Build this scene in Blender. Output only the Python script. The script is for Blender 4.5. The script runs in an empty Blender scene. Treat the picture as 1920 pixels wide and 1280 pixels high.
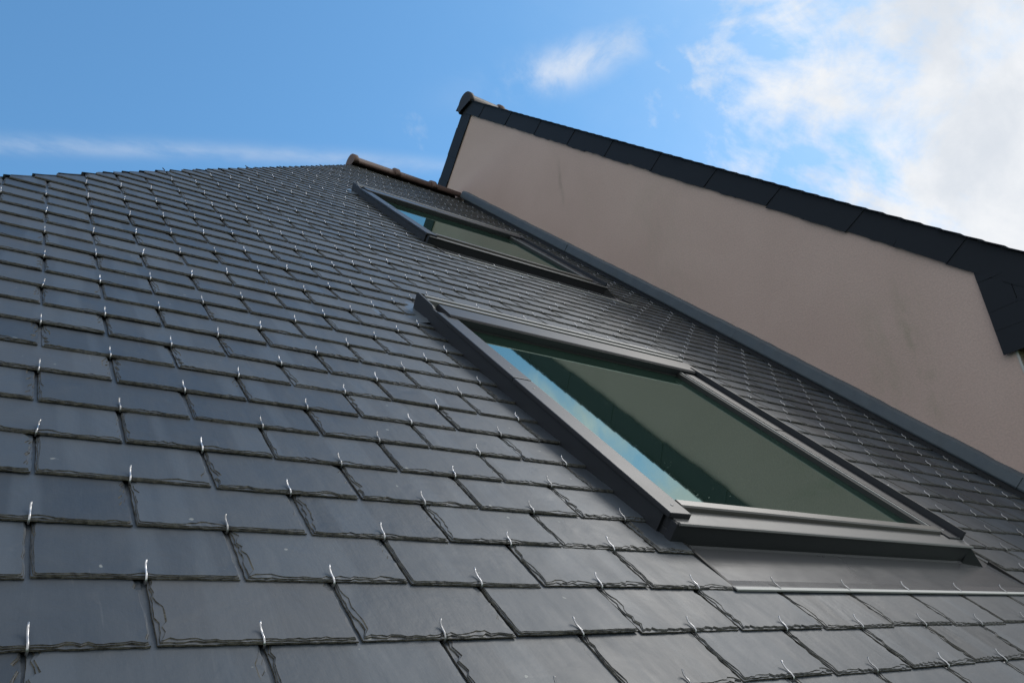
import bpy, bmesh, math, random
from mathutils import Vector, Matrix

sc = bpy.context.scene
COL = sc.collection
rng = random.Random(11)

# ------------------------------------------------------------------ camera
S2 = math.sqrt(0.5)
Z0 = 3.30                      # height of the roof reference point above ground
cam_d = bpy.data.cameras.new('camera')
cam_d.sensor_width = 36.0
cam_d.sensor_fit = 'HORIZONTAL'
cam_d.lens = 27.943
cam_d.clip_start = 0.02
cam_d.clip_end = 5000
cam = bpy.data.objects.new('camera', cam_d)
COL.objects.link(cam)
CAM_R = Matrix(((0.81644565, -0.18136220, -0.54820092),
                (-0.57128967, -0.39171400, -0.72124077),
                (-0.08393217, 0.90203542, -0.42342354)))
CAM_P = Vector((-0.08478, -0.88081, Z0 - 0.09359))
cam.matrix_world = Matrix.Translation(CAM_P) @ CAM_R.to_4x4()
sc.camera = cam

# ------------------------------------------------------------------ light
SUN_AZ, SUN_EL = math.radians(90.0), math.radians(51.0)   # azimuth from +Y towards +X
world = bpy.data.worlds.new('World')
sc.world = world
world.use_nodes = True
wt = world.node_tree
for n_ in list(wt.nodes):
    wt.nodes.remove(n_)


class NT:
    """tiny node-tree helper"""
    def __init__(s, tree):
        s.t = tree

    def node(s, kind, **kw):
        n = s.t.nodes.new(kind)
        for k, v in kw.items():
            setattr(n, k, v)
        return n

    def put(s, sock, v):
        if isinstance(v, bpy.types.NodeSocket):
            s.t.links.new(v, sock)
        elif v is not None:
            sock.default_value = v

    def m(s, op, a, b=None, c=None, clamp=False):
        n = s.node('ShaderNodeMath', operation=op, use_clamp=clamp)
        s.put(n.inputs[0], a)
        s.put(n.inputs[1], b)
        s.put(n.inputs[2], c)
        return n.outputs[0]

    def ramp(s, v, a, b, c=0.0, d=1.0):
        n = s.node('ShaderNodeMapRange', interpolation_type='SMOOTHSTEP')
        for i, q in enumerate((v, a, b, c, d)):
            s.put(n.inputs[i], q)
        return n.outputs[0]

    def mix(s, f, a, b, blend='MIX'):
        n = s.node('ShaderNodeMix', data_type='RGBA', blend_type=blend)
        s.put(n.inputs[0], f)
        s.put(n.inputs[6], a)
        s.put(n.inputs[7], b)
        return n.outputs[2]

    def noise(s, vec, scale, detail=4.0, rough=0.55, dist=0.0):
        n = s.node('ShaderNodeTexNoise')
        s.put(n.inputs['Vector'], vec)
        n.inputs['Scale'].default_value = scale
        n.inputs['Detail'].default_value = detail
        n.inputs['Roughness'].default_value = rough
        n.inputs['Distortion'].default_value = dist
        return n.outputs['Fac']

    def mapping(s, vec, loc=(0, 0, 0), rot=(0, 0, 0), scale=(1, 1, 1)):
        n = s.node('ShaderNodeMapping')
        s.put(n.inputs[0], vec)
        n.inputs[1].default_value = loc
        n.inputs[2].default_value = rot
        n.inputs[3].default_value = scale
        return n.outputs[0]


w = NT(wt)
sky = w.node('ShaderNodeTexSky', sky_type='NISHITA', sun_disc=False)
sky.sun_elevation = SUN_EL
sky.sun_rotation = SUN_AZ
sky.altitude = 50
sky.air_density = 1.0
sky.dust_density = 0.3
sky.ozone_density = 2.0
gen = w.node('ShaderNodeTexCoord').outputs['Generated']
sep = w.node('ShaderNodeSeparateXYZ')
w.put(sep.inputs[0], gen)
dx, dy, dz = sep.outputs
az = w.m('MULTIPLY', w.m('ARCTAN2', dx, dy), 57.29578)
el = w.m('MULTIPLY', w.m('ARCSINE', dz), 57.29578)
# broken cloud over the near half of the sky; the half beyond the roof is clear blue
side = w.m('ADD', w.m('MULTIPLY', dx, math.sin(3.16)), w.m('MULTIPLY', dy, math.cos(3.16)))
wv = w.mapping(gen, scale=(1.0, 1.0, 1.5))
n1 = w.noise(wv, 3.3, 12.0, 0.60, 0.55)
n2 = w.noise(w.mapping(gen, loc=(3.1, 1.7, 0.4)), 12.0, 9.0, 0.62, 0.5)
dens = w.m('ADD', w.m('MULTIPLY', w.m('SUBTRACT', w.m('ADD', side, 0.83), w.m('MULTIPLY', dz, 0.70)), 1.1), w.m('ADD', w.m('MULTIPLY', w.m('SUBTRACT', n1, 0.5), 1.5), w.m('MULTIPLY', w.m('SUBTRACT', n2, 0.5), 0.5)))
bank = w.ramp(dens, -0.10, 0.26)
# a small ragged cloud beside the bank
ta = w.m('SUBTRACT', az, 46.0)
te = w.m('SUBTRACT', w.m('SUBTRACT', el, 43.6), w.m('MULTIPLY', ta, 0.10))
gq = w.m('ADD', w.m('POWER', w.m('DIVIDE', ta, 7.6), 2.0), w.m('POWER', w.m('DIVIDE', te, 1.35), 2.0))
puff = w.m('MULTIPLY', w.m('POWER', 2.718, w.m('MULTIPLY', gq, -1.0)), w.ramp(w.m('ADD', w.m('MULTIPLY', n1, 0.5), w.m('MULTIPLY', n2, 0.7)), 0.46, 0.74), clamp=True)
puff = w.m('MULTIPLY', puff, 0.72)
# an old spread-out contrail low on the clear side
tt = w.m('SUBTRACT', w.m('SUBTRACT', el, 35.55), w.m('SUBTRACT', w.m('MULTIPLY', az, 0.235), w.m('MULTIPLY', w.m('MULTIPLY', az, az), 0.0052)))
gl = w.m('POWER', 2.718, w.m('MULTIPLY', w.m('POWER', w.m('DIVIDE', tt, 0.55), 2.0), -1.0))
n3 = w.noise(w.mapping(gen, scale=(2, 2, 8)), 5.0, 5.0, 0.6)
gl = w.m('MULTIPLY', w.m('MULTIPLY', gl, w.ramp(n3, 0.20, 0.66)), 0.30)
gl = w.m('MULTIPLY', gl, w.ramp(az, 45.0, 25.0))
veil = w.m('MULTIPLY', w.ramp(w.m('ADD', w.m('SUBTRACT', w.m('ADD', side, 0.45), w.m('MULTIPLY', dz, 0.75)), w.m('MULTIPLY', n1, 0.4)), -0.50, 0.15), 0.33)
up = w.ramp(dz, -0.02, 0.12)
cl = w.m('MAXIMUM', w.m('MAXIMUM', bank, puff), w.m('MAXIMUM', gl, veil))
cl = w.m('MULTIPLY', cl, up)
shade = w.ramp(w.noise(w.mapping(gen, loc=(0.7, 0.2, 2.0)), 6.0, 10.0, 0.62, 0.4), 0.32, 0.66)
ccol = w.mix(shade, (3.75, 4.0, 4.35, 1), (4.75, 4.85, 5.0, 1))
skyc = w.mix(1.0, sky.outputs[0], (0.62, 0.95, 1.02, 1), 'MULTIPLY')
allc = w.mix(cl, skyc, ccol)
bg = w.node('ShaderNodeBackground')
w.put(bg.inputs[0], allc)
bg.inputs[1].default_value = 0.12
wo = w.node('ShaderNodeOutputWorld')
wt.links.new(bg.outputs[0], wo.inputs[0])

sun_d = bpy.data.lights.new('sun', 'SUN')
sun_d.energy = 0.74
sun_d.angle = math.radians(22)          # sun veiled by cloud
sun_d.color = (1.0, 0.96, 0.90)
sun = bpy.data.objects.new('sun', sun_d)
COL.objects.link(sun)
sdir = Vector((math.sin(SUN_AZ) * math.cos(SUN_EL), math.cos(SUN_AZ) * math.cos(SUN_EL), math.sin(SUN_EL)))
sun.rotation_euler = sdir.to_track_quat('Z', 'Y').to_euler()
sun.location = (20, 5, 25)

vs = sc.view_settings
vs.view_transform = 'Standard'
vs.look = 'None'
vs.exposure = 0.68
vs.gamma = 1.0
vs.use_curve_mapping = False
sc.render.resolution_x, sc.render.resolution_y = 1024, 682


# ------------------------------------------------------------------ materials
def material(name):
    m = bpy.data.materials.new(name)
    m.use_nodes = True
    t = NT(m.node_tree)
    b = m.node_tree.nodes['Principled BSDF']
    return m, t, b


def bump(t, b, h, strength, dist):
    n = t.node('ShaderNodeBump')
    n.inputs['Strength'].default_value = strength
    n.inputs['Distance'].default_value = dist
    t.put(n.inputs['Height'], h)
    t.put(b.inputs['Normal'], n.outputs[0])


def mat_slate(name, base, rough, edge=False, spec=0.6):
    m, t, b = material(name)
    co = t.node('ShaderNodeTexCoord').outputs['Object']
    oi = t.node('ShaderNodeObjectInfo').outputs['Random']
    ri = t.node('ShaderNodeNewGeometry').outputs['Random Per Island']
    rnd = t.m('FRACT', t.m('ADD', oi, t.m('MULTIPLY', ri, 7.31)))
    off = t.node('ShaderNodeCombineXYZ')
    t.put(off.inputs[0], t.m('MULTIPLY', rnd, 37.0))
    t.put(off.inputs[1], t.m('MULTIPLY', rnd, 91.0))
    add = t.node('ShaderNodeVectorMath', operation='ADD')
    t.put(add.inputs[0], co)
    t.put(add.inputs[1], off.outputs[0])
    v = add.outputs[0]
    grain = t.noise(t.mapping(v, scale=(1.0, 0.16, 1.0)), 34.0, 5.0, 0.6, 0.2)
    cloudy = t.noise(v, 9.0, 5.0, 0.6, 0.4)
    fine = t.noise(v, 160.0, 3.0, 0.6)
    band = t.noise(t.mapping(v, scale=(1.0, 0.03, 1.0)), 11.0, 2.0, 0.4)
    if edge:
        f = t.noise(v, 120.0, 4.0, 0.6, 0.6)
        c = t.mix(t.ramp(f, 0.3, 0.7), (base[0] * .45, base[1] * .42, base[2] * .38, 1), (base[0] * 1.6, base[1] * 1.5, base[2] * 1.25, 1))
        moss = t.ramp(t.noise(v, 22.0, 3.0, 0.6), 0.58, 0.75)
        c = t.mix(t.m('MULTIPLY', moss, 0.5), c, (0.040, 0.042, 0.014, 1))
        t.put(b.inputs['Base Color'], c)
        b.inputs['Roughness'].default_value = 0.78
        b.inputs['Specular IOR Level'].default_value = 0.25
        bump(t, b, f, 0.8, 0.003)
        return m
    lo = tuple(x * 0.62 for x in base) + (1,)
    hi = (base[0] * 1.45, base[1] * 1.38, base[2] * 1.32, 1)
    mixf = t.m('ADD', t.m('MULTIPLY', cloudy, 0.35), t.m('ADD', t.m('MULTIPLY', grain, 0.25), t.m('MULTIPLY', rnd, 0.40)))
    c = t.mix(t.ramp(mixf, 0.18, 0.82), lo, hi)
    c = t.mix(t.m('MULTIPLY', t.ramp(band, 0.52, 0.58), 0.45), c, (base[0] * 1.9, base[1] * 1.8, base[2] * 1.7, 1))
    warm = t.ramp(t.m('FRACT', t.m('MULTIPLY', rnd, 13.7)), 0.92, 1.0)
    c = t.mix(t.m('MULTIPLY', warm, 0.25), c, (0.085, 0.078, 0.072, 1))
    spk = t.ramp(fine, 0.72, 0.80)
    c = t.mix(t.m('MULTIPLY', spk, 0.25), c, (0.2, 0.2, 0.2, 1))
    # scratches, pale scuffs and rare lichen specks
    scr = t.ramp(t.noise(t.mapping(v, rot=(0, 0, 0.5), scale=(1.0, 0.05, 1.0)), 130.0, 2.0, 0.5), 0.70, 0.78)
    c = t.mix(t.m('MULTIPLY', scr, 0.22), c, (0.17, 0.175, 0.18, 1))
    scuff = t.ramp(t.noise(v, 17.0, 6.0, 0.7, 0.8), 0.60, 0.80)
    c = t.mix(t.m('MULTIPLY', scuff, 0.28), c, (0.14, 0.14, 0.14, 1))
    lich = t.ramp(t.noise(v, 45.0, 2.0, 0.5), 0.745, 0.77)
    c = t.mix(t.m('MULTIPLY', lich, 0.55), c, (0.34, 0.35, 0.32, 1))
    t.put(b.inputs['Base Color'], c)
    rr = t.m('ADD', t.m('MULTIPLY', t.m('SUBTRACT', cloudy, 0.5), 0.20), t.m('ADD', t.m('MULTIPLY', t.m('SUBTRACT', rnd, 0.5), 0.06), t.m('MULTIPLY', t.m('SUBTRACT', grain, 0.5), 0.16)))
    t.put(b.inputs['Roughness'], t.m('ADD', rough, rr))
    b.inputs['Specular IOR Level'].default_value = spec
    wave = t.noise(t.mapping(v, scale=(1.0, 0.7, 1.0)), 13.0, 2.0, 0.5, 0.6)
    h = t.m('ADD', t.m('MULTIPLY', wave, 0.85), t.m('ADD', t.m('MULTIPLY', cloudy, 0.6), t.m('ADD', t.m('MULTIPLY', grain, 0.30), t.m('MULTIPLY', fine, 0.07))))
    bump(t, b, h, 0.55, 0.004)
    return m


def mat_metal(name, col, rough, metallic=0.0, spec=0.5, var=0.15, bscale=0.0, dust=0.2):
    m, t, b = material(name)
    co = t.node('ShaderNodeTexCoord').outputs['Object']
    n = t.noise(co, 14.0, 5.0, 0.6, 0.3)
    f = t.noise(co, 120.0, 3.0, 0.6)
    c = t.mix(n, tuple(x * (1 - var) for x in col) + (1,), tuple(min(1, x * (1 + var)) for x in col) + (1,))
    d = t.ramp(f, 0.70, 0.78)
    c = t.mix(t.m('MULTIPLY', d, dust), c, (0.3, 0.29, 0.26, 1))
    t.put(b.inputs['Base Color'], c)
    t.put(b.inputs['Roughness'], t.m('ADD', rough, t.m('MULTIPLY', t.m('SUBTRACT', n, 0.5), 0.12)))
    b.inputs['Metallic'].default_value = metallic
    b.inputs['Specular IOR Level'].default_value = spec
    if bscale:
        bump(t, b, t.noise(co, 9.0, 3.0, 0.5), 0.5, bscale)
    return m


SLATE = mat_slate('slate', (0.038, 0.049, 0.063), 0.51)
SLATE_EDGE = mat_slate('slate_broken_edge', (0.085, 0.084, 0.080), 0.8, edge=True)
SLATE_DARK = mat_metal('slate_cladding', (0.013, 0.0165, 0.023), 0.62, 0.0, 0.22, 0.18, dust=0.03)
STEEL, t, b = material('clip_steel')
rn = t.m('FRACT', t.m('ADD', t.node('ShaderNodeObjectInfo').outputs['Random'], t.m('MULTIPLY', t.node('ShaderNodeNewGeometry').outputs['Random Per Island'], 5.7)))
t.put(b.inputs['Base Color'], t.mix(rn, (0.30, 0.30, 0.30, 1), (0.60, 0.60, 0.61, 1)))
t.put(b.inputs['Roughness'], t.m('ADD', 0.20, t.m('MULTIPLY', t.m('FRACT', t.m('MULTIPLY', rn, 9.3)), 0.22)))
b.inputs['Metallic'].default_value = 1.0
COVER = mat_metal('anthracite_lacquer', (0.026, 0.027, 0.031), 0.40, 0.0, 0.40, 0.10)
COVER_DARK = mat_metal('anthracite_flashing', (0.021, 0.023, 0.028), 0.48, 0.0, 0.5, 0.15)
APRON = mat_metal('grey_apron_lacquer', (0.098, 0.099, 0.105), 0.24, 0.0, 0.6, 0.04, 0.0004, dust=0.05)
HEM = mat_metal('bare_aluminium_hem', (0.48, 0.48, 0.46), 0.6, 0.0, var=0.08)
FOLD = mat_metal('worn_aluminium_fold', (0.26, 0.26, 0.255), 0.38, 0.2, 0.5, 0.1)
RAIL = mat_metal('brown_grey_sash_lacquer', (0.105, 0.098, 0.090), 0.36, 0.0, 0.55, 0.12)
SILL = mat_metal('grey_sill_lacquer', (0.115, 0.114, 0.113), 0.46, 0.0, 0.5, 0.08)
GASKET_GAP_BLACK = mat_metal('black_gasket_and_gap', (0.012, 0.012, 0.012), 0.6)
ZINC = mat_metal('weathered_zinc', (0.080, 0.100, 0.118), 0.50, 0.25, 0.5, 0.28, 0.003)
LEAD = mat_metal('bright_lead_sheet', (0.13, 0.15, 0.17), 0.38, 0.3, 0.5, 0.18, 0.006)
WOOD = mat_metal('dark_batten_wood', (0.05, 0.035, 0.022), 0.8)
TERRA = mat_metal('weathered_terracotta', (0.135, 0.088, 0.073), 0.72, 0.0, 0.35, 0.35, 0.003)
TERRA_DARK = mat_metal('dark_slate_coloured_ridge', (0.018, 0.015, 0.016), 0.6, 0.0, 0.4, 0.3)

GLASS, t, b = material('coated_window_glass')
co = t.node('ShaderNodeTexCoord').outputs['Object']
dust = t.ramp(t.noise(co, 210.0, 2.0, 0.5), 0.70, 0.80)
smear = t.noise(co, 5.0, 4.0, 0.6, 0.5)
t.put(b.inputs['Base Color'], t.mix(t.m('MULTIPLY', dust, 0.35), (0.014, 0.030, 0.023, 1), (0.30, 0.34, 0.30, 1)))
t.put(b.inputs['Roughness'], t.m('ADD', 0.012, t.m('ADD', t.m('MULTIPLY', dust, 0.2), t.m('MULTIPLY', smear, 0.02))))
b.inputs['IOR'].default_value = 5.2
t.put(b.inputs['Specular Tint'], (0.77, 1.0, 0.89, 1))

PLASTER, t, b = material('roughcast_plaster')
co = t.node('ShaderNodeTexCoord').outputs['Object']
grit = t.noise(co, 95.0, 5.0, 0.65, 0.2)
big = t.noise(co, 1.1, 5.0, 0.6, 0.3)
streak = t.noise(t.mapping(co, scale=(1, 5.0, 0.5)), 1.6, 5.0, 0.6)
c = t.mix(t.ramp(big, 0.3, 0.7), (0.545, 0.408, 0.360, 1), (0.590, 0.448, 0.398, 1))
c = t.mix(t.m('MULTIPLY', t.ramp(streak, 0.52, 0.74), 0.16), c, (0.50, 0.41, 0.335, 1))
c = t.mix(t.m('MULTIPLY', t.ramp(grit, 0.60, 0.40), 0.14), c, (0.26, 0.24, 0.22, 1))
sp = t.node('ShaderNodeSeparateXYZ')
t.put(sp.inputs[0], co)


def stain(c, y, z0, z1, wd, col, k):
    """a run-off stain: narrow in y, between two heights, ragged"""
    yy = t.m('ADD', t.m('SUBTRACT', sp.outputs[1], y), t.m('MULTIPLY', t.m('SUBTRACT', t.noise(co, 6.0, 4.0, 0.6), 0.5), 0.10))
    g = t.m('POWER', 2.718, t.m('MULTIPLY', t.m('POWER', t.m('DIVIDE', yy, wd), 2.0), -1.0))
    zz = t.m('MULTIPLY', t.ramp(sp.outputs[2], z0 - 0.1, z0 + 0.15), t.ramp(sp.outputs[2], z1 + 0.15, z1 - 0.25))
    rag = t.ramp(t.noise(t.mapping(co, scale=(1, 1, 0.4)), 16.0, 5.0, 0.65), 0.34, 0.66)
    return t.mix(t.m('MULTIPLY', t.m('MULTIPLY', g, zz), t.m('MULTIPLY', rag, k)), c, col)


c = stain(c, 0.78, 0.95 + Z0, 1.68 + Z0, 0.035, (0.30, 0.28, 0.20, 1), 0.50)
c = stain(c, 0.95, 1.0 + Z0, 1.7 + Z0, 0.10, (0.38, 0.34, 0.26, 1), 0.30)
c = stain(c, 3.11, 3.6 + Z0, 4.08 + Z0, 0.022, (0.24, 0.21, 0.17, 1), 0.36)
c = stain(c, 2.2, 2.2 + Z0, 3.3 + Z0, 0.20, (0.42, 0.36, 0.30, 1), 0.22)
t.put(b.inputs['Base Color'], c)
b.inputs['Roughness'].default_value = 0.92
b.inputs['Specular IOR Level'].default_value = 0.2
bump(t, b, t.m('ADD', grit, t.m('MULTIPLY', t.noise(t.mapping(co, scale=(1, 0.45, 1)), 80.0, 3.0, 0.6), 0.4)), 0.40, 0.004)

FACADE = mat_metal('facade_render', (0.45, 0.40, 0.34), 0.9, 0, 0.2, 0.1)
GRASS = mat_metal('lawn_ground', (0.045, 0.065, 0.022), 0.9, 0, 0.2, 0.5)


# ------------------------------------------------------------------ geometry helpers
def link(name, bm_or_me, mats, parent=None, recalc=True):
    if isinstance(bm_or_me, bmesh.types.BMesh):
        if recalc:
            bmesh.ops.recalc_face_normals(bm_or_me, faces=bm_or_me.faces)
        me = bpy.data.meshes.new(name)
        bm_or_me.to_mesh(me)
        bm_or_me.free()
    else:
        me = bm_or_me
    if not isinstance(mats, (list, tuple)):
        mats = [mats]
    if not me.materials:
        for m in mats:
            me.materials.append(m)
    o = bpy.data.objects.new(name, me)
    COL.objects.link(o)
    if parent:
        o.parent = parent
    return o


def box(bm, x0, x1, y0, y1, z0, z1, bev=0.0, seg=2):
    v = [bm.verts.new((x, y, z)) for z in (z0, z1) for y in (y0, y1) for x in (x0, x1)]
    fs = [bm.faces.new([v[i] for i in f]) for f in ((0, 2, 3, 1), (4, 5, 7, 6), (0, 1, 5, 4), (2, 6, 7, 3), (0, 4, 6, 2), (1, 3, 7, 5))]
    if bev:
        es = list({e for f in fs for e in f.edges})
        bmesh.ops.bevel(bm, geom=es, offset=bev, segments=seg, profile=0.7, affect='EDGES')


def extrude_profile(bm, pts, x0, x1, closed=True, axis='x', bev=0):
    """profile pts in the plane across the axis, swept from x0 to x1"""
    def P(a, p):
        return (a, p[0], p[1]) if axis == 'x' else (p[0], a, p[1])
    A = [bm.verts.new(P(x0, p)) for p in pts]
    B = [bm.verts.new(P(x1, p)) for p in pts]
    n = len(pts)
    for i in range(n if closed else n - 1):
        j = (i + 1) % n
        bm.faces.new((A[i], A[j], B[j], B[i]))
    if closed:
        bm.faces.new(A[::-1])
        bm.faces.new(B)


def tube(bm, path, r, sides=7):
    rings = []
    n = len(path)
    for i, p in enumerate(path):
        p = Vector(p)
        d = (Vector(path[min(i + 1, n - 1)]) - Vector(path[max(i - 1, 0)])).normalized()
        a = Vector((1, 0, 0))
        bvec = d.cross(a).normalized()
        a = bvec.cross(d)
        rings.append([bm.verts.new(p + r * (math.cos(q) * a + math.sin(q) * bvec)) for q in (2 * math.pi * k / sides for k in range(sides))])
    for A, B in zip(rings, rings[1:]):
        for k in range(sides):
            f = bm.faces.new((A[k], A[(k + 1) % sides], B[(k + 1) % sides], B[k]))
            f.smooth = True
    bm.faces.new(rings[0])
    bm.faces.new(rings[-1][::-1])


# ------------------------------------------------------------------ roof layout, in roof coordinates (u across, v up the slope, z off the slope)
W, G, T = 0.22, 0.10802, 0.0050
STEP = 0.0062
RIDGE_V = 6.556
WALL_U = 3.600
EAVE_ROW = -9
TOP_ROW = 60
ROOF_M = Matrix(((1, 0, 0, 0), (0, S2, -S2, 0), (0, S2, S2, Z0), (0, 0, 0, 1)))


def hip_u(v):
    return -1.289 + v / 1.746


def to_px(u, v, z=0.0):
    q = CAM_R.transposed() @ (ROOF_M @ Vector((u, v, z)) - CAM_P)
    if q.z > -0.05:
        return None
    f = 27.943 / 36 * 1920
    return (960 + f * q.x / -q.z, 640 - f * q.y / -q.z)


# openings: (u0, u1, v0, v1) where no slate lies
WIN = [(1.05, 0.25, 1.0, 1.0), (1.735, 3.06, 0.985, 1.12)]       # window origins (u, v) and length factor


def opening(wu, wv, k, kx):
    return (wu + 0.035 * kx, wu + 1.235 * kx, wv - 0.145, wv + 1.30 * k)


OPEN = [opening(*q) for q in WIN]


def slate_mesh(name, width, length, seed, segs=(34, 18), cut=(0, 0)):
    """one riven slate with chipped, terraced edges; tail edge on y=0, centred on x=0"""
    r = random.Random(seed)
    nx, ny = segs
    hw = width / 2
    pts, nrm = [], []
    for i in range(nx + 1):
        pts.append((-hw + width * i / nx, 0.0)); nrm.append((0, 1))
    for i in range(1, ny + 1):
        pts.append((hw, 0.16 * i / ny)); nrm.append((-1, 0))
    pts.append((hw, length)); nrm.append((-1, -1))
    pts.append((-hw, length)); nrm.append((1, -1))
    for i in range(ny, 0, -1):
        pts.append((-hw, 0.16 * i / ny)); nrm.append((1, 0))
    nrm[0] = (1, 1); nrm[nx] = (-1, 1)
    n = len(pts)
    ph = [r.uniform(0, 6.28) for _ in range(6)]
    d0 = [0.0] * n
    # uneven chipping: deep runs and shallow runs
    deep = []
    for i in range(n):
        s = i / n * 6.28
        base = 0.5 + 0.30 * math.sin(3 * s + ph[0]) + 0.25 * math.sin(7 * s + ph[1])
        deep.append(max(0.05, min(1.0, base + r.uniform(-0.30, 0.30))))
    bm = bmesh.new()
    rings = []
    # terraces: steep dark risers (odd steps) and thin riven ledges between them
    kA, kB = r.choice((0.35, 0.7, 1.0, 1.5)), r.choice((0.15, 0.6, 1.0, 1.7))
    flake = [(r.randrange(n), r.randint(2, 5), r.uniform(0.003, 0.008)) for _ in range(r.choice((0, 1, 1, 2, 3)))]
    d1 = [0.0005 + 0.0052 * kA * deep[i] * r.random() for i in range(n)]
    d2 = [d1[i] + 0.0005 + 0.0062 * kB * max(0.0, deep[(i + 3) % n] - 0.25) * r.random() ** 0.7 for i in range(n)]
    for (c0, wd, dp) in flake:                 # a few larger flake scars
        for o_ in range(-wd, wd + 1):
            d2[(c0 + o_) % n] += dp * (1 - abs(o_) / (wd + 0.5))
    z1 = [-T * r.uniform(0.50, 0.66) for i in range(n)]
    z2 = [-T * r.uniform(0.16, 0.30) for i in range(n)]
    # keep the chipped outline from folding over itself near the two tail corners
    inset = min(0.0150, width * 0.30)
    cap = []
    for i in range(n):
        x, y = pts[i]
        a, bb = nrm[i]
        if a and bb > 0:
            cap.append(0.0040)
        elif bb == 0 or bb < 0:
            cap.append(min(0.0125, max(0.0008, 0.72 * y)) if bb == 0 else 0.004)
        else:
            cap.append(min(0.0115, max(0.0008, 0.72 * (hw - abs(x)))))
    for ring in range(6):
        vs_ = []
        for i in range(n):
            x, y = pts[i]
            a, bb = nrm[i]
            k = cut[0] if (a > 0 and bb == 0) else (cut[1] if (a < 0 and bb == 0) else 0)
            amp = 0.2 if k else (1.6 if bb == 0 else 1.0)
            if a and bb > 0:
                amp = 2.2
            jx = r.uniform(-0.0004, 0.0009)
            d = (jx, jx + 0.0004, d1[i] * amp, d1[i] * amp + 0.0006, d2[i] * amp + 0.0006, d2[i] * amp + 0.0011)[ring]
            if ring == 0:
                d = d0[i] = jx
            elif ring == 1:
                d = d0[i] + 0.0003
            else:
                d += d0[i] * 0.5
            z = (-T, z1[i] - 0.0002, z1[i], z2[i] - 0.0002, z2[i], 0.0)[ring]
            d = min(d, min(cap[i], inset * 0.9) * (0.4 + 0.12 * ring))
            vs_.append(bm.verts.new((x + a * d, y + bb * d, z)))
        rings.append(vs_)
    for q in range(5):
        A, B = rings[q], rings[q + 1]
        for i in range(n):
            j = (i + 1) % n
            f = bm.faces.new((A[i], A[j], B[j], B[i]))
            f.material_index = 1 if q in (0, 2, 4) else 0
    # plain inner field: project the outline onto an inset rectangle, bridge to it, fill it
    core = {}
    inner = []
    for i in range(n):
        x, y = pts[i]
        p = (round(min(max(x, -hw + inset), hw - inset), 6), round(min(max(y, inset), length - inset), 6))
        if p not in core:
            core[p] = bm.verts.new((p[0], p[1], 0.0))
        inner.append(core[p])
    for i in range(n):
        j = (i + 1) % n
        q4 = [rings[5][i], rings[5][j], inner[j], inner[i]]
        if inner[i] is inner[j]:
            q4.pop()
        bm.faces.new(q4)
    loop = []
    for v_ in inner:
        if not loop or loop[-1] is not v_:
            loop.append(v_)
    if loop[0] is loop[-1]:
        loop.pop()
    bm.faces.new(loop)
    me = bpy.data.meshes.new(name)
    bmesh.ops.recalc_face_normals(bm, faces=bm.faces)
    bm.to_mesh(me)
    bm.free()
    me.materials.append(SLATE)
    me.materials.append(SLATE_EDGE)
    return me


# list every slate: (u0, u1, row, cutL, cutR)
slates, clips = [], []
for r in range(EAVE_ROW, TOP_ROW + 1):
    v = r * G
    off = 0.5 if r % 2 else 0.0
    uL = hip_u(v + 0.05) - 0.015
    uR = WALL_U - 0.008
    vm = v + G * 0.5
    spans = [(uL, uR)]
    for (a0, a1, b0, b1) in OPEN:
        if b0 - 0.004 - G * 0.1 <= v < b1:
            nsp = []
            for s0, s1 in spans:
                if s1 <= a0 or s0 >= a1:
                    nsp.append((s0, s1)); continue
                if a0 > s0: nsp.append((s0, a0))
                if a1 < s1: nsp.append((a1, s1))
            spans = nsp
    k0 = math.floor((uL / W) - off) - 1
    for k in range(k0, 22):
        cu = (k + off) * W
        for s0, s1 in spans:
            x0, x1 = max(cu - W / 2, s0), min(cu + W / 2, s1)
            if x1 - x0 < 0.035:
                continue
            slates.append((x0, x1, r, x0 > cu - W / 2 + 1e-4, x1 < cu + W / 2 - 1e-4))
            if x0 + 0.02 < cu < x1 - 0.02 and cu > hip_u(v + 0.06) + 0.05:
                clips.append((cu, r))
# clips along the hem of each window's apron
for (a0, a1, b0, b1) in OPEN:
    r = round(b0 / G)
    off = 0.5 if r % 2 else 0.0
    for k in range(0, 20):
        cu = (k + off) * W
        if a0 + 0.05 < cu < a1 - 0.02 and (cu, r) not in clips:
            clips.append((cu, r))


def shown(u0, u1, v0, v1):
    """area in the photograph of a roof patch, 0 when out of frame"""
    q = [to_px(*c) for c in ((u0, v0), (u1, v0), (u1, v1), (u0, v1))]
    if any(p is None for p in q):
        return 0.0
    if max(p[0] for p in q) < 0 or min(p[0] for p in q) > 1920 or max(p[1] for p in q) < 0 or min(p[1] for p in q) > 1280:
        return 0.0
    q = [(min(max(p[0], 0), 1920), min(max(p[1], 0), 1280)) for p in q]
    return abs(sum(q[i][0] * q[(i + 1) % 4][1] - q[(i + 1) % 4][0] * q[i][1] for i in range(4))) / 2


def hidden(u, v):
    # roof patches masked by the two windows' frames
    for (wu, wv, k, kx) in WIN:
        if wu + 1.13 < u < wu + 1.36 and wv + 0.05 < v < wv + 1.2 * k:
            return True
    return False


slates.sort(key=lambda s: -(0 if hidden((s[0] + s[1]) / 2, s[2] * G) else shown(s[0], s[1], s[2] * G, s[2] * G + G)))
clips.sort(key=lambda c: -(0 if hidden(c[0], c[1] * G) else shown(c[0] - 0.003, c[0] + 0.003, c[1] * G, c[1] * G + 0.026)))

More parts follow.
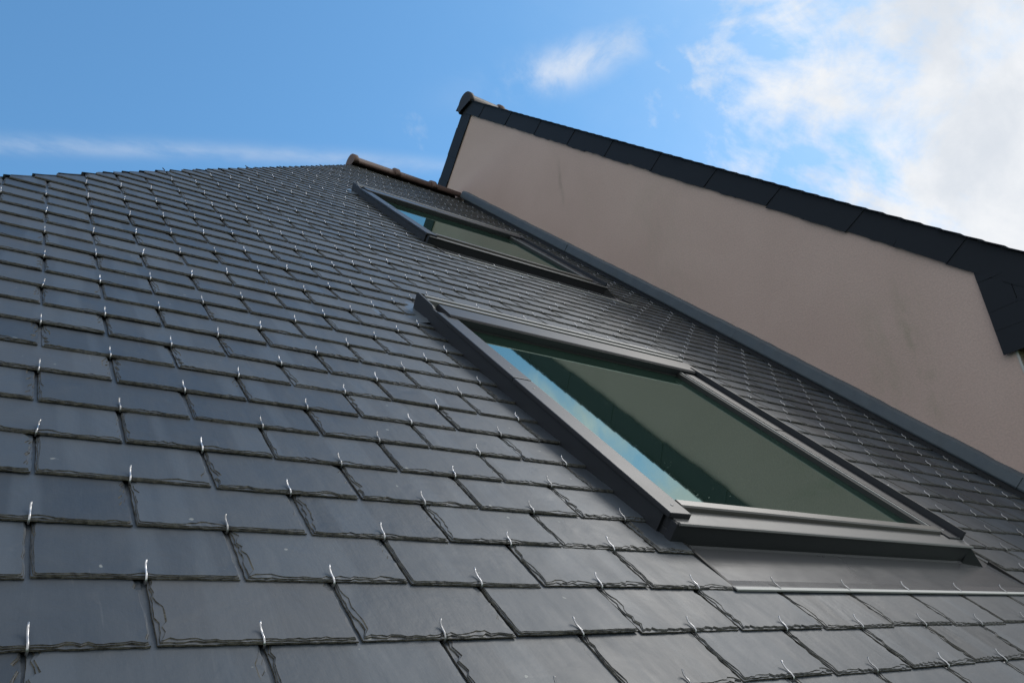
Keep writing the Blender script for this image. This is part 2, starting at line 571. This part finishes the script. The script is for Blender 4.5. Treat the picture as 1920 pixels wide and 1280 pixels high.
# ------------------------------------------------------------------ ground
bm = bmesh.new()
N = 24
R_ = 1500.0
vv = [[bm.verts.new((R_ * (i / N * 2 - 1), R_ * (j / N * 2 - 1), 0)) for i in range(N + 1)] for j in range(N + 1)]
for j in range(N):
    for i in range(N):
        bm.faces.new((vv[j][i], vv[j][i + 1], vv[j + 1][i + 1], vv[j + 1][i]))
g = link('ground', bm, GRASS)
g['kind'] = 'structure'

# ------------------------------------------------------------------ the slate house
def thing(name, label, cat, loc):
    o = bpy.data.objects.new(name, None)
    o.empty_display_size = 0.3
    COL.objects.link(o)
    o.location = loc
    o['label'] = label
    o['category'] = cat
    return o


HB = Vector((1.4, 3.0, 0.0))
house = thing('slate_house', 'house with dark slate roof, two roof windows and small steel slate hooks', 'house', HB)

bm = bmesh.new()     # roof boarding: front slope, hip end and back slope as one closed shell
ev = EAVE_ROW * G + 0.03


def RP(u, v, z):
    return ROOF_M @ Vector((u, v, z))


dz_ = -0.030
E_l = Vector((hip_u(RIDGE_V), RIDGE_V * S2, Z0 + RIDGE_V * S2))
f_l = RP(hip_u(ev), ev, 0)
f_r = RP(WALL_U - 0.004, ev, 0)
r_l = RP(hip_u(RIDGE_V), RIDGE_V, 0)
r_r = RP(WALL_U - 0.004, RIDGE_V, 0)
b_l = Vector((f_l.x, 2 * r_l.y - f_l.y, f_l.z))
b_r = Vector((f_r.x, 2 * r_r.y - f_r.y, f_r.z))
dn = Vector((0, 0, dz_ / S2))
inv = ROOF_M.inverted()
up_ = [bm.verts.new(inv @ (p + dn)) for p in (f_l, f_r, r_r, r_l, b_l, b_r)]
lo_ = [bm.verts.new(inv @ (p + dn * 2.6)) for p in (f_l, f_r, r_r, r_l, b_l, b_r)]
for q in (up_, lo_):
    for f in ((0, 1, 2, 3), (3, 2, 5, 4), (0, 3, 4)):
        bm.faces.new([q[i] for i in f])
for a, c_ in ((0, 1), (1, 2), (2, 5), (5, 4), (4, 0)):
    bm.faces.new((up_[a], up_[c_], lo_[c_], lo_[a]))
roof = link('roof', bm, WOOD, house)
roof.matrix_local = Matrix.Translation(-HB) @ ROOF_M

# walls under the eaves
bm = bmesh.new()
box(bm, f_l.x + 0.35, WALL_U - 0.01, f_l.y + 0.35, b_l.y - 0.35, 0.0, f_l.z - 0.02)
ow = link('wall', bm, FACADE, house)
ow.location = -HB
bm = bmesh.new()     # gutter along the front eave
pr = [(0.065 * math.cos(a), 0.065 * math.sin(a)) for a in [math.pi + math.pi * i / 10 for i in range(11)]]
pr += [(0.061 * math.cos(a), 0.061 * math.sin(a)) for a in [2 * math.pi - math.pi * i / 10 for i in range(11)]]
extrude_profile(bm, [(p[0] + f_l.y - 0.09, p[1] + f_l.z - 0.03) for p in pr], f_l.x, WALL_U - 0.05)
og = link('gutter', bm, ZINC, house)
og.location = -HB

# --- slates
variants = [slate_mesh('slate', W - 0.0050, 2.25 * G, 100 + i) for i in range(28)]
MAXN = 300
far_variants = [slate_mesh('slate', W - 0.0045, 2.25 * G, 300 + i, segs=(14, 8)) for i in range(20)]


def slate_matrix(x0, x1, r):
    q = random.Random(hash((round(x0 * 1000), r)) & 0xffff)
    tilt = -STEP / G + q.uniform(-0.004, 0.004)
    m = Matrix.Translation(((x0 + x1) / 2 + q.uniform(-0.0015, 0.0015), r * G + q.uniform(-0.0030, 0.0026), q.uniform(-0.0005, 0.0007)))
    return m @ Matrix.Rotation(q.uniform(-0.010, 0.010), 4, 'Z') @ Matrix.Rotation(tilt, 4, 'X') @ Matrix.Rotation(q.uniform(-0.004, 0.004), 4, 'Y')


def slate_me(s, i):
    x0, x1, r, cl_, cr = s
    if abs((x1 - x0) - W) < 1e-3 and x0 > hip_u(r * G + 2.3 * G):
        pool = variants if i < MAXN else far_variants
        return pool[(i * 7 + r * 3) % len(pool)], False
    me = slate_mesh('slate', x1 - x0 - 0.0035, 2.25 * G, 5000 + i, segs=(max(4, int((34 if i < MAXN else 14) * (x1 - x0) / W)), 18 if i < MAXN else 8), cut=(cl_, cr))
    if x0 <= hip_u(r * G + 2.3 * G):              # cut to the hip line
        for vt_ in me.vertices:
            lim = hip_u(r * G + vt_.co.y) - 0.012 - (x0 + x1) / 2
            vt_.co.x = min(max(vt_.co.x, lim), (x1 - x0) / 2 + 0.002)
    return me, True


mass = bmesh.new()
for i, s in enumerate(slates):
    me, own = slate_me(s, i)
    mx = slate_matrix(s[0], s[1], s[2])
    if i < MAXN:
        o = bpy.data.objects.new('slate', me)
        COL.objects.link(o)
        o.parent = roof
        o.matrix_local = mx
    else:
        tmp = me.copy()
        tmp.transform(mx)
        mass.from_mesh(tmp)
        bpy.data.meshes.remove(tmp)
        if own:
            bpy.data.meshes.remove(me)
om = link('far_slate_courses', mass, [SLATE, SLATE_EDGE], roof, recalc=False)
om['kind'] = 'stuff'

# --- hooks (steel slate clips)
hook_me = []
for i in range(14):
    q = random.Random(40 + i)
    a, l = q.uniform(-0.0017, 0.0017), q.uniform(-0.002, 0.0035)
    bm = bmesh.new()
    tube(bm, [(0, 0.055, -0.0105), (0, 0.010, -0.0078), (0, -0.0015, -0.0074), (a * .2, -0.0046, -0.0058), (a * .3, -0.0050, -0.0026), (a * .4, -0.0026, 0.0006), (a * .6, 0.0030, 0.0018),
              (a * .8, 0.0090, 0.0016), (a, 0.0145, 0.0022), (a * 1.2, 0.0190 + l * .5, 0.0042), (a * 1.6, 0.0222 + l, 0.0068)], 0.00130, 8)
    me = bpy.data.meshes.new('slate_hook')
    bmesh.ops.recalc_face_normals(bm, faces=bm.faces)
    bm.to_mesh(me)
    bm.free()
    me.materials.append(STEEL)
    hook_me.append(me)
mass = bmesh.new()
for i, (cu, r) in enumerate(clips):
    q = random.Random(900 + i)
    mx = Matrix.Translation((cu + q.uniform(-0.002, 0.002), r * G + q.uniform(-0.001, 0.001), 0)) @ Matrix.Rotation(q.uniform(-0.07, 0.07), 4, 'Z')
    me = hook_me[(i * 5) % 14]
    if i < MAXN:
        o = bpy.data.objects.new('slate_hook', me)
        COL.objects.link(o)
        o.parent = roof
        o.matrix_local = mx
    else:
        tmp = me.copy()
        tmp.transform(mx)
        mass.from_mesh(tmp)
        bpy.data.meshes.remove(tmp)
oc = link('far_slate_hooks', mass, STEEL, roof, recalc=False)
oc['kind'] = 'stuff'

# --- courses on the hip end and back slope (turned away from the photograph)
bm = bmesh.new()
side_n = (r_l - f_l).cross(b_l - f_l).normalized()
if side_n.x > 0:
    side_n = -side_n
back_n = Vector((0, S2, S2))
K = 60
for k in range(K):
    a, c_ = k / K, (k + 1) / K
    for (p0, p1, q0, q1, nn) in ((f_l, r_l, b_l, r_l, side_n), (b_l, r_l, b_r, r_r, back_n)):
        A, B = p0.lerp(p1, a), q0.lerp(q1, a)
        C_, D = p0.lerp(p1, c_), q0.lerp(q1, c_)
        h0, h1 = nn * 0.004, nn * -0.014
        hb = nn * -0.004
        vs4 = [inv @ q for q in (A + h0, B + h0, D + h1, C_ + h1, A + hb, B + hb)]
        vv4 = [bm.verts.new(q) for q in vs4]
        bm.faces.new((vv4[0], vv4[1], vv4[2], vv4[3]))
        bm.faces.new((vv4[4], vv4[5], vv4[1], vv4[0]))
oh = link('hidden_slope_courses', bm, SLATE, roof)
oh['kind'] = 'stuff'


# --- ridge tiles
def ridge_tile(bm, x0, x1, r0, cy, cz, collar=True, cap=False, thick=0.014, a0=-0.12, a1=math.pi + 0.12, n=14):
    def ring(x, rr):
        return [(x, cy + rr * math.cos(a0 + (a1 - a0) * i / n), cz + rr * math.sin(a0 + (a1 - a0) * i / n)) for i in range(n + 1)]
    secs = []
    if collar:
        secs += [(x0, r0 + 0.004), (x0 + 0.004, r0 + 0.022), (x0 + 0.045, r0 + 0.022), (x0 + 0.052, r0 + 0.004)]
    else:
        secs += [(x0, r0)]
    secs += [(x1, r0)]
    out = [[bm.verts.new(p) for p in ring(x, rr)] for x, rr in secs]
    inn = [[bm.verts.new(p) for p in ring(x, r0 - thick)] for x in (x0, x1)]
    for A, B in zip(out, out[1:]):
        for i in range(n):
            f = bm.faces.new((A[i], A[i + 1], B[i + 1], B[i]))
            f.smooth = True
    for i in range(n):
        bm.faces.new((inn[0][i], inn[0][i + 1], inn[1][i + 1], inn[1][i]))
        bm.faces.new((out[0][i], out[0][i + 1], inn[0][i + 1], inn[0][i]))
        bm.faces.new((out[-1][i], out[-1][i + 1], inn[1][i + 1], inn[1][i]))
    for k in (0, n):
        pa = [s[k] for s in out]
        bm.faces.new(pa + [inn[1][k], inn[0][k]])
    if cap:
        bm.faces.new(inn[0])


RY, RZ = RIDGE_V * S2, Z0 + RIDGE_V * S2
xs = [2.415, 2.845, 3.245, 3.585]
for i in range(3):
    bm = bmesh.new()
    ridge_tile(bm, xs[i], xs[i + 1] + (0.03 if i < 2 else 0), 0.098 - 0.0015 * i, RY, RZ - 0.040, True, i == 0)
    bm.transform(inv)
    link('ridge_tile', bm, TERRA, roof)

# --- zinc flashing against the gable wall, in sheets that lap
zs = [(EAVE_ROW * G, 0.80), (0.80, 2.53), (2.53, 4.45), (4.45, RIDGE_V - 0.13)]
for i, (v0, v1) in enumerate(zs):
    bm = bmesh.new()
    q = random.Random(70 + i)
    o_ = 0.0025 if i % 2 else 0.0
    nseg = 26
    prof = [(-0.010, 0.018), (-0.036 - o_, 0.026), (-0.038 - o_, 0.034), (-0.032 - o_, 0.086), (-0.020, 0.097), (0.002, 0.100)]
    rings = []
    for k in range(nseg + 1):
        vv_ = v0 + (v1 + 0.03 - v0) * k / nseg
        jit = q.uniform(-0.0022, 0.0022)
        sag = 1.0 - 0.20 * max(0.0, min(1.0, (2.2 - vv_) / 2.0))
        rings.append([bm.verts.new((WALL_U + p[0] + (jit if 0 < n_ < 5 else 0), vv_, p[1] * sag + (jit if n_ > 2 else 0))) for n_, p in enumerate(prof)])
    for A, B in zip(rings, rings[1:]):
        for n_ in range(len(prof) - 1):
            bm.faces.new((A[n_], A[n_ + 1], B[n_ + 1], B[n_]))
    bm.faces.new(rings[0])
    bm.faces.new(rings[-1][::-1])
    link('zinc_flashing', bm, ZINC, roof)
bm = bmesh.new()     # dark strip standing in for the shadow under the zinc, down to the slates
box(bm, WALL_U - 0.016, WALL_U - 0.003, EAVE_ROW * G, RIDGE_V - 0.16, -0.022, 0.030)
link('zinc_shade_strip', bm, COVER_DARK, roof)


# --- roof windows
def roof_window(wu, wv, k, kx, label):
    L = k
    base = bmesh.new()     # the frame curb standing in the roof
    box(base, 0.004, 1.107, 0.012, 1.24 * L, -0.028, 0.012, 0.002)
    box(base, 0.004, 0.049, 0.012, 1.24 * L, 0.0125, 0.0355)
    box(base, 1.046, 1.107, 0.012, 1.24 * L, 0.0125, 0.0330)
    win = link('roof_window', base, COVER_DARK, house)
    win.matrix_local = Matrix.Translation(-HB) @ ROOF_M @ Matrix.Translation((wu, wv, 0)) @ Matrix.Diagonal((kx, 1, 1, 1))
    win['label'] = label

    def part(name, bm, mat):
        return link(name, bm, mat, win)
    # apron sheet on the slates below, turned up at the curb
    bm = bmesh.new()
    a = -STEP / G
    pts = [(-0.148, 0.0002), (-0.135, -0.0008), (-0.115, -0.0040), (-0.06, -0.0075), (-0.004, -0.0100), (0.004, -0.007), (0.010, 0.012)]
    extrude_profile(bm, pts + [(p[0], p[1] - 0.002) for p in pts[::-1]], 0.0335, 1.1075)
    extrude_profile(bm, pts[:5] + [(p[0], p[1] - 0.002) for p in pts[:5][::-1]], 1.1080, 1.2365)
    part('apron_flashing', bm, APRON)
    bm = bmesh.new()
    box(bm, 0.036, 1.234, -0.1482, -0.1400, -0.0034, 0.0006, 0.0006)
    part('apron_hem', bm, HEM)
    for (x0, x1) in ((0.0342, 0.0415), (1.2290, 1.2358)):     # black strip standing in for the shadow gap along the cut slates
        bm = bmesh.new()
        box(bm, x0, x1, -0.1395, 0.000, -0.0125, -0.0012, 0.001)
        part('edge_shade_strip', bm, GASKET_GAP_BLACK)
    # dark front of the curb, and the sill cover with its rounded lip
    bm = bmesh.new()
    box(bm, 0.0, 1.10, 0.002, 0.020, -0.012, 0.036, 0.002)
    part('front_curb', bm, COVER_DARK)
    bm = bmesh.new()
    extrude_profile(bm, [(-0.002, 0.034), (-0.0035, 0.0365), (-0.001, 0.0395), (0.003, 0.0400), (0.008, 0.0372), (0.050, 0.0385), (0.058, 0.036), (0.058, 0.034)], 0.004, 1.107)
    part('sill_cover', bm, SILL)
    bm = bmesh.new()     # thin pale bar along the sill lip
    tube(bm, [(0.006 + 1.100 * i / 8, -0.0022, 0.0388) for i in range(9)], 0.0014, 6)
    part('sill_lip', bm, HEM)
    # sash bottom rail, stepped
    bm = bmesh.new()
    extrude_profile(bm, [(0.050, 0.036), (0.050, 0.0475), (0.053, 0.0505), (0.072, 0.0510), (0.074, 0.0490), (0.079, 0.0440), (0.080, 0.0380), (0.086, 0.0370), (0.087, 0.0290), (0.093, 0.0280), (0.094, 0.0195)], 0.050, 1.027)
    part('sash_bottom_rail', bm, RAIL)
    # side covers: two lengths each, with a seam
    seam = 0.66 * L
    for (y0, y1, dzz) in ((0.020, seam, 0.0), (seam + 0.0015, 1.165 * L, 0.0012)):
        bm = bmesh.new()
        box(bm, -0.009, 0.049, y0, y1, 0.0365, 0.0490 + dzz, 0.0032, 3)
        part('side_cover', bm, COVER)
        bm = bmesh.new()
        box(bm, 1.044, 1.101, y0 + 0.014 * (y0 < 0.1), y1, 0.0345, 0.0430 + dzz, 0.0032, 3)
        part('side_cover', bm, COVER)
    bm = bmesh.new()     # folded gusset at the foot of the right-hand upstand
    gv = [bm.verts.new(p) for p in ((1.106, 0.006, 0.0350), (1.088, -0.003, -0.0105), (1.172, -0.020, -0.0105), (1.190, 0.040, -0.0090), (1.106, 0.060, -0.0105))]
    for f in ((0, 1, 2), (0, 2, 3), (0, 3, 4), (0, 4, 1), (1, 4, 3, 2)):
        bm.faces.new([gv[i] for i in f])
    part('flashing_gusset', bm, COVER_DARK)
    for (sx, sy) in ((0.020, 0.05), (0.020, seam - 0.06), (0.020, seam + 0.07), (1.072, 0.07), (1.072, seam + 0.07)):
        bm = bmesh.new()
        bmesh.ops.create_uvsphere(bm, u_segments=10, v_segments=6, radius=0.0036)
        for v_ in bm.verts:
            v_.co.z = max(v_.co.z, 0) * 0.5
        bm.transform(Matrix.Translation((sx, sy * L, (0.0489 if sx < 0.5 else 0.0429) + (0.0012 if sy > seam else 0))))
        part('screw', bm, FOLD)
    # outer upstand of the flashing, left and right
    bm = bmesh.new()
    box(bm, -0.003, 0.006, 0.040, 1.21 * L, -0.020, 0.0455, 0.001)
    part('flashing_upstand', bm, COVER_DARK)
    bm = bmesh.new()
    box(bm, 1.108, 1.115, 0.034, 1.17 * L, -0.020, 0.0620, 0.001)
    part('flashing_upstand', bm, COVER_DARK)
    bm = bmesh.new()     # gutter between the right upstand and the slates
    box(bm, 1.1155, 1.2365, -0.003, 1.20 * L, -0.022, -0.0115, 0.001)
    part('side_gutter', bm, COVER_DARK)
    # sash sides: a thin bright bead and a black gasket each
    for (x0, x1) in ((0.053, 0.058), (1.022, 1.027)):
        bm = bmesh.new()
        box(bm, x0, x1, 0.050, 1.15 * L, 0.018, 0.0450, 0.0012)
        part('sash_side_rail', bm, FOLD)
    for (x0, x1) in ((0.0585, 0.063), (1.0105, 1.0215)):
        bm = bmesh.new()
        box(bm, x0, x1, 0.089, 1.15 * L, 0.018, 0.0400, 0.001)
        part('gasket', bm, GASKET_GAP_BLACK)
    bm = bmesh.new()
    box(bm, 1.0275, 1.0440, 0.055, 1.15 * L, 0.014, 0.0350)  # black strip added to paint the shade in the gap beside the bead
    part('gap_shade_strip', bm, GASKET_GAP_BLACK)
    # hood over the top of the sash
    bm = bmesh.new()
    h0 = 1.135 * L
    extrude_profile(bm, [(h0, 0.021), (h0 - 0.003, 0.0545), (h0 + 0.001, 0.0580), (h0 + 0.092, 0.0590), (h0 + 0.100, 0.0530), (h0 + 0.102, 0.020), (h0 + 0.02, 0.020)], 0.022, 1.146)
    part('hood', bm, COVER)
    bm = bmesh.new()     # dark front of the hood under its bright edge
    box(bm, 0.023, 1.145, h0 - 0.0065, h0 - 0.0036, 0.0215, 0.0530, 0.0006)
    part('hood_front', bm, COVER_DARK)
    bm = bmesh.new()
    extrude_profile(bm, [(h0 - 0.014, 0.019), (h0 - 0.014, 0.028), (h0 - 0.001, 0.029), (h0 - 0.001, 0.019)], 0.060, 1.04)
    part('top_gasket', bm, GASKET_GAP_BLACK)
    # folded top flashing: two thin upstanding folds behind the hood, and a corner wing
    for j, (yy, zt) in enumerate(((1.292 * L, 0.051), (1.322 * L, 0.055))):
        bm = bmesh.new()
        extrude_profile(bm, [(yy, 0.0), (yy, zt - 0.002), (yy + 0.003, zt), (yy + 0.011, zt + 0.0005), (yy + 0.016, 0.0)], 0.015 + 0.004 * j, 1.185)
        part('top_flashing_fold', bm, FOLD)
    bm = bmesh.new()
    wing = [(1.205 * L, -0.016), (1.205 * L, 0.047), (1.225 * L, 0.052), (1.345 * L, 0.055), (1.352 * L, 0.048), (1.340 * L, -0.010)]
    extrude_profile(bm, wing, 0.000, 0.007)
    part('flashing_corner_wing', bm, COVER_DARK)
    bm = bmesh.new()
    extrude_profile(bm, [(p[0], p[1] * 0.75) for p in wing], 1.180, 1.187)
    part('flashing_corner_wing', bm, COVER_DARK)
    # lead sheet dressed out under the slates above the corner
    bm = bmesh.new()
    nx, ny = 16, 10
    gr = []
    q = random.Random(5)
    for j in range(ny + 1):
        row = []
        for i in range(nx + 1):
            x = -0.16 + 1.52 * (i / nx)
            if i <= 6:
                x = -0.20 + 0.205 * i / 6
            else:
                x = 0.005 + 1.35 * (i - 6) / (nx - 6)
            y = 1.19 * L + 0.22 * j / ny
            rise = 0.012 * math.exp(-((x - 0.0) / 0.022) ** 2) if x <= 0.006 else 0
            z = -0.0035 - (y - 1.19 * L) * 0.035 + rise + q.uniform(-0.0008, 0.0008)
            row.append(bm.verts.new((x, y, z)))
        gr.append(row)
    for j in range(ny):
        for i in range(nx):
            f = bm.faces.new((gr[j][i], gr[j][i + 1], gr[j + 1][i + 1], gr[j + 1][i]))
            f.smooth = True
    part('lead_sheet', bm, LEAD)
    # the pane
    bm = bmesh.new()
    box(bm, 0.060, 1.014, 0.086, h0 + 0.004, 0.014, 0.0250, 0.0)
    part('glass_pane', bm, GLASS)
    return win


roof_window(*WIN[0], 'lower, nearer roof window with dark grey frame reflecting sky and wall')
roof_window(*WIN[1], 'upper, farther roof window below the ridge')

# ------------------------------------------------------------------ the neighbouring gable house
NB = Vector((5.6, 4.3, 0.0))
nb = thing('gable_house', 'taller beige rendered gable house edged with dark slates beside the slate roof', 'house', NB)
ROOFP = ROOF_M
APEX_V, RZB, RZT = 7.07, 0.811, 0.949      # rake: underside and top of the cladding, off the slate roof's plane
ap_top = ROOFP @ Vector((0, APEX_V + 0.02, RZT))
ap_low = ROOFP @ Vector((0, 6.889, RZB))
AY = ap_top.y
FY = 0.3726                                # front corner of the wall
X0, X1 = WALL_U, WALL_U + 6.0
# wall: gable pentagon
bm = bmesh.new()
BY = 2 * AY - FY
wz_f = ap_low.z - (AY - FY) + 0.06
pent = [(FY, 0.0), (BY, 0.0), (BY, wz_f), (AY, ap_low.z + 0.06), (FY, wz_f)]
extrude_profile(bm, pent, X0, X1)
wl = link('gable_wall', bm, PLASTER, nb)
wl.location = -NB
wl.data.transform(Matrix.Identity(4))


def NP(v, z, u):
    p = ROOFP @ Vector((u, v, z))
    return p


# roof slopes of the neighbour
EV = 0.55                                  # eave of the neighbour, in v along the rake
bm = bmesh.new()
ez_t = NP(EV, RZT - 0.012, 0)
ez_b = NP(EV + 0.05, RZT - 0.09, 0)
apx = NP(APEX_V + 0.01, RZT - 0.012, 0)
AYr, AZr = apx.y, apx.z
for sgn in (1, -1):
    def mir(p):
        return (AYr + sgn * (p[0] - AYr), p[1])
    pr = [mir(q) for q in ((AYr, AZr), (ez_t.y, AZr - (AYr - ez_t.y)), (ez_t.y + 0.02, AZr - (AYr - ez_t.y) - 0.10), (AYr, AZr - 0.12))]
    extrude_profile(bm, pr, X0 - 0.005, X1 + 0.1)
rf = link('gable_roof', bm, [SLATE_DARK], nb)
rf.location = -NB

# verge slates on the face of the rake: each its own piece
q = random.Random(3)
vpos = APEX_V - 0.07
n_rk = 0


def quad_slab(bm, pts, u_face, thick=0.006):
    """flat slab on the gable face from world (y, z) outline"""
    A = [bm.verts.new((u_face, p[0], p[1])) for p in pts]
    B = [bm.verts.new((u_face + thick, p[0], p[1])) for p in pts]
    n = len(pts)
    bm.faces.new(A)
    bm.faces.new(B[::-1])
    for i in range(n):
        j = (i + 1) % n
        bm.faces.new((A[i], B[i], B[j], A[j]))


def yz(v, z):
    p = ROOFP @ Vector((0, v, z))
    return (p.y, p.z)


edges_v = [APEX_V + 0.135]
while edges_v[-1] > EV:
    edges_v.append(edges_v[-1] - (0.285 + q.uniform(-0.02, 0.02)))
for i in range(len(edges_v) - 1):
    v1, v0 = edges_v[i], edges_v[i + 1]
    sl = 0.045 + q.uniform(-0.01, 0.01)
    d0, d1 = q.uniform(-0.005, 0.005), q.uniform(-0.004, 0.006)
    bm = bmesh.new()
    nb_ = 7
    low = [(v0 - 0.002 + sl + (v1 - v0 + 0.004) * k / nb_, RZB + d0 + q.uniform(-0.003, 0.003)) for k in range(nb_ + 1)]
    top = [(v1 + 0.002, RZT + d1), (v0 - 0.002, RZT + d1)]
    pts = low + top
    face = X0 - 0.014 - 0.004 * (i % 2)
    quad_slab(bm, [yz(*p) for p in pts], face)
    for vtx in bm.verts:                       # slates lean out slightly at the lower edge
        pass
    o = link('verge_slate', bm, [SLATE_DARK], rf)
    o.matrix_local = Matrix.Identity(4)
# far rake
far_d = [0.0]
while far_d[-1] < 4.2:
    far_d.append(far_d[-1] + 0.27 + q.uniform(-0.02, 0.02))
for i in range(len(far_d) - 1):
    a, c_ = far_d[i], far_d[i + 1]
    bm = bmesh.new()
    V0 = APEX_V + 0.02
    pts = [(V0, RZT - 0.02 - a + 0.004), (V0, RZT - 0.02 - c_ - 0.004), (V0 - 0.205, RZT - 0.02 - c_ - 0.004), (V0 - 0.205, RZT - 0.02 - a + 0.004)]
    quad_slab(bm, [yz(*p) for p in pts], X0 - 0.012 - 0.004 * (i % 2))
    o = link('verge_slate', bm, [SLATE_DARK], rf)
# tails of the roof slates showing along the verge
bm = bmesh.new()
vv_ = EV
while vv_ < APEX_V - 0.04:
    j = q.uniform(-0.003, 0.003)
    A = [yz(vv_ + j, RZT + 0.008), yz(vv_ + G * 1.15 + j, RZT + 0.003), yz(vv_ + G * 1.15 + j, RZT - 0.003), yz(vv_ + j, RZT + 0.003)]
    extrude_profile(bm, A, X0 - 0.036 + q.uniform(-0.004, 0.004), X0 + 0.16)
    vv_ += G
vt = link('verge_tail_slates', bm, [SLATE_DARK], rf)
vt['kind'] = 'stuff'

# slate-clad cheek closing the eave box
CY1, CY0 = 0.418, yz(EV, 0)[0] - 0.30
CZB = Z0 + 1.140
# courses from the bottom up, cut by the rake above
zz = [CZB, CZB + 0.112, CZB + 0.208, CZB + 0.36, CZB + 0.52]
line0 = yz(2.0, RZB + 0.012)


def rake_z(y):
    return line0[1] + (y - line0[0]) + 0.03


for i in range(4):
    off = 0.0 if i % 2 else 0.13
    ys = [CY1]
    yy = CY1 - (0.24 if i % 2 else 0.13)
    while yy > CY0:
        ys.append(yy)
        yy -= 0.24
    ys.append(CY0)
    for k in range(len(ys) - 1):
        y1, y0 = ys[k], ys[k + 1]
        zb, zt = zz[i], zz[i + 1] + 0.012
        t1, t0 = min(zt, rake_z(y1)), min(zt, rake_z(y0))
        if t1 <= zb + 0.01:
            continue
        pts = [(y1 - 0.001, zb + q.uniform(-0.003, 0.003)), (y1 - 0.001, t1)]
        if t0 > zb + 0.004:
            pts += [(y0 + 0.0015, t0), (y0 + 0.0015, zb + q.uniform(-0.003, 0.003))]
        else:
            pts += [(y1 - (t1 - zb), zb)]
        bm = bmesh.new()
        quad_slab(bm, pts, X0 - 0.010 - 0.0035 * (3 - i), 0.005)
        for vtx in bm.verts:
            if abs(vtx.co.z - zb) < 0.01:
                vtx.co.x -= 0.005
        link('cheek_slate', bm, [SLATE_DARK], rf)
# boarded soffit of the eave box, from the wall out to the eave
bm = bmesh.new()
box(bm, X0 - 0.010, X1 + 0.05, CY0 + 0.02, FY - 0.004, CZB + 0.010, CZB + 0.030)
so = link('soffit', bm, WOOD, nb)
so.location = -NB
bm = bmesh.new()     # plaster bead on the front corner of the wall
box(bm, X0 - 0.003, X0 + 0.006, FY - 0.006, FY + 0.004, 0.5, CZB + 0.008, 0.001)
cb = link('corner_bead', bm, HEM, nb)
cb.location = -NB

# ridge tiles of the neighbour
tx = [X0 - 0.045, X0 + 0.34, X0 + 0.74, X0 + 1.14, X0 + 1.54]
for i in range(4):
    bm = bmesh.new()
    ridge_tile(bm, tx[i], tx[i + 1] + 0.03, 0.105 - 0.0015 * i, AYr, AZr - 0.045, True, i == 0, 0.014, -0.45, math.pi + 0.45)
    o = link('ridge_tile', bm, TERRA_DARK if i == 0 else TERRA, rf)
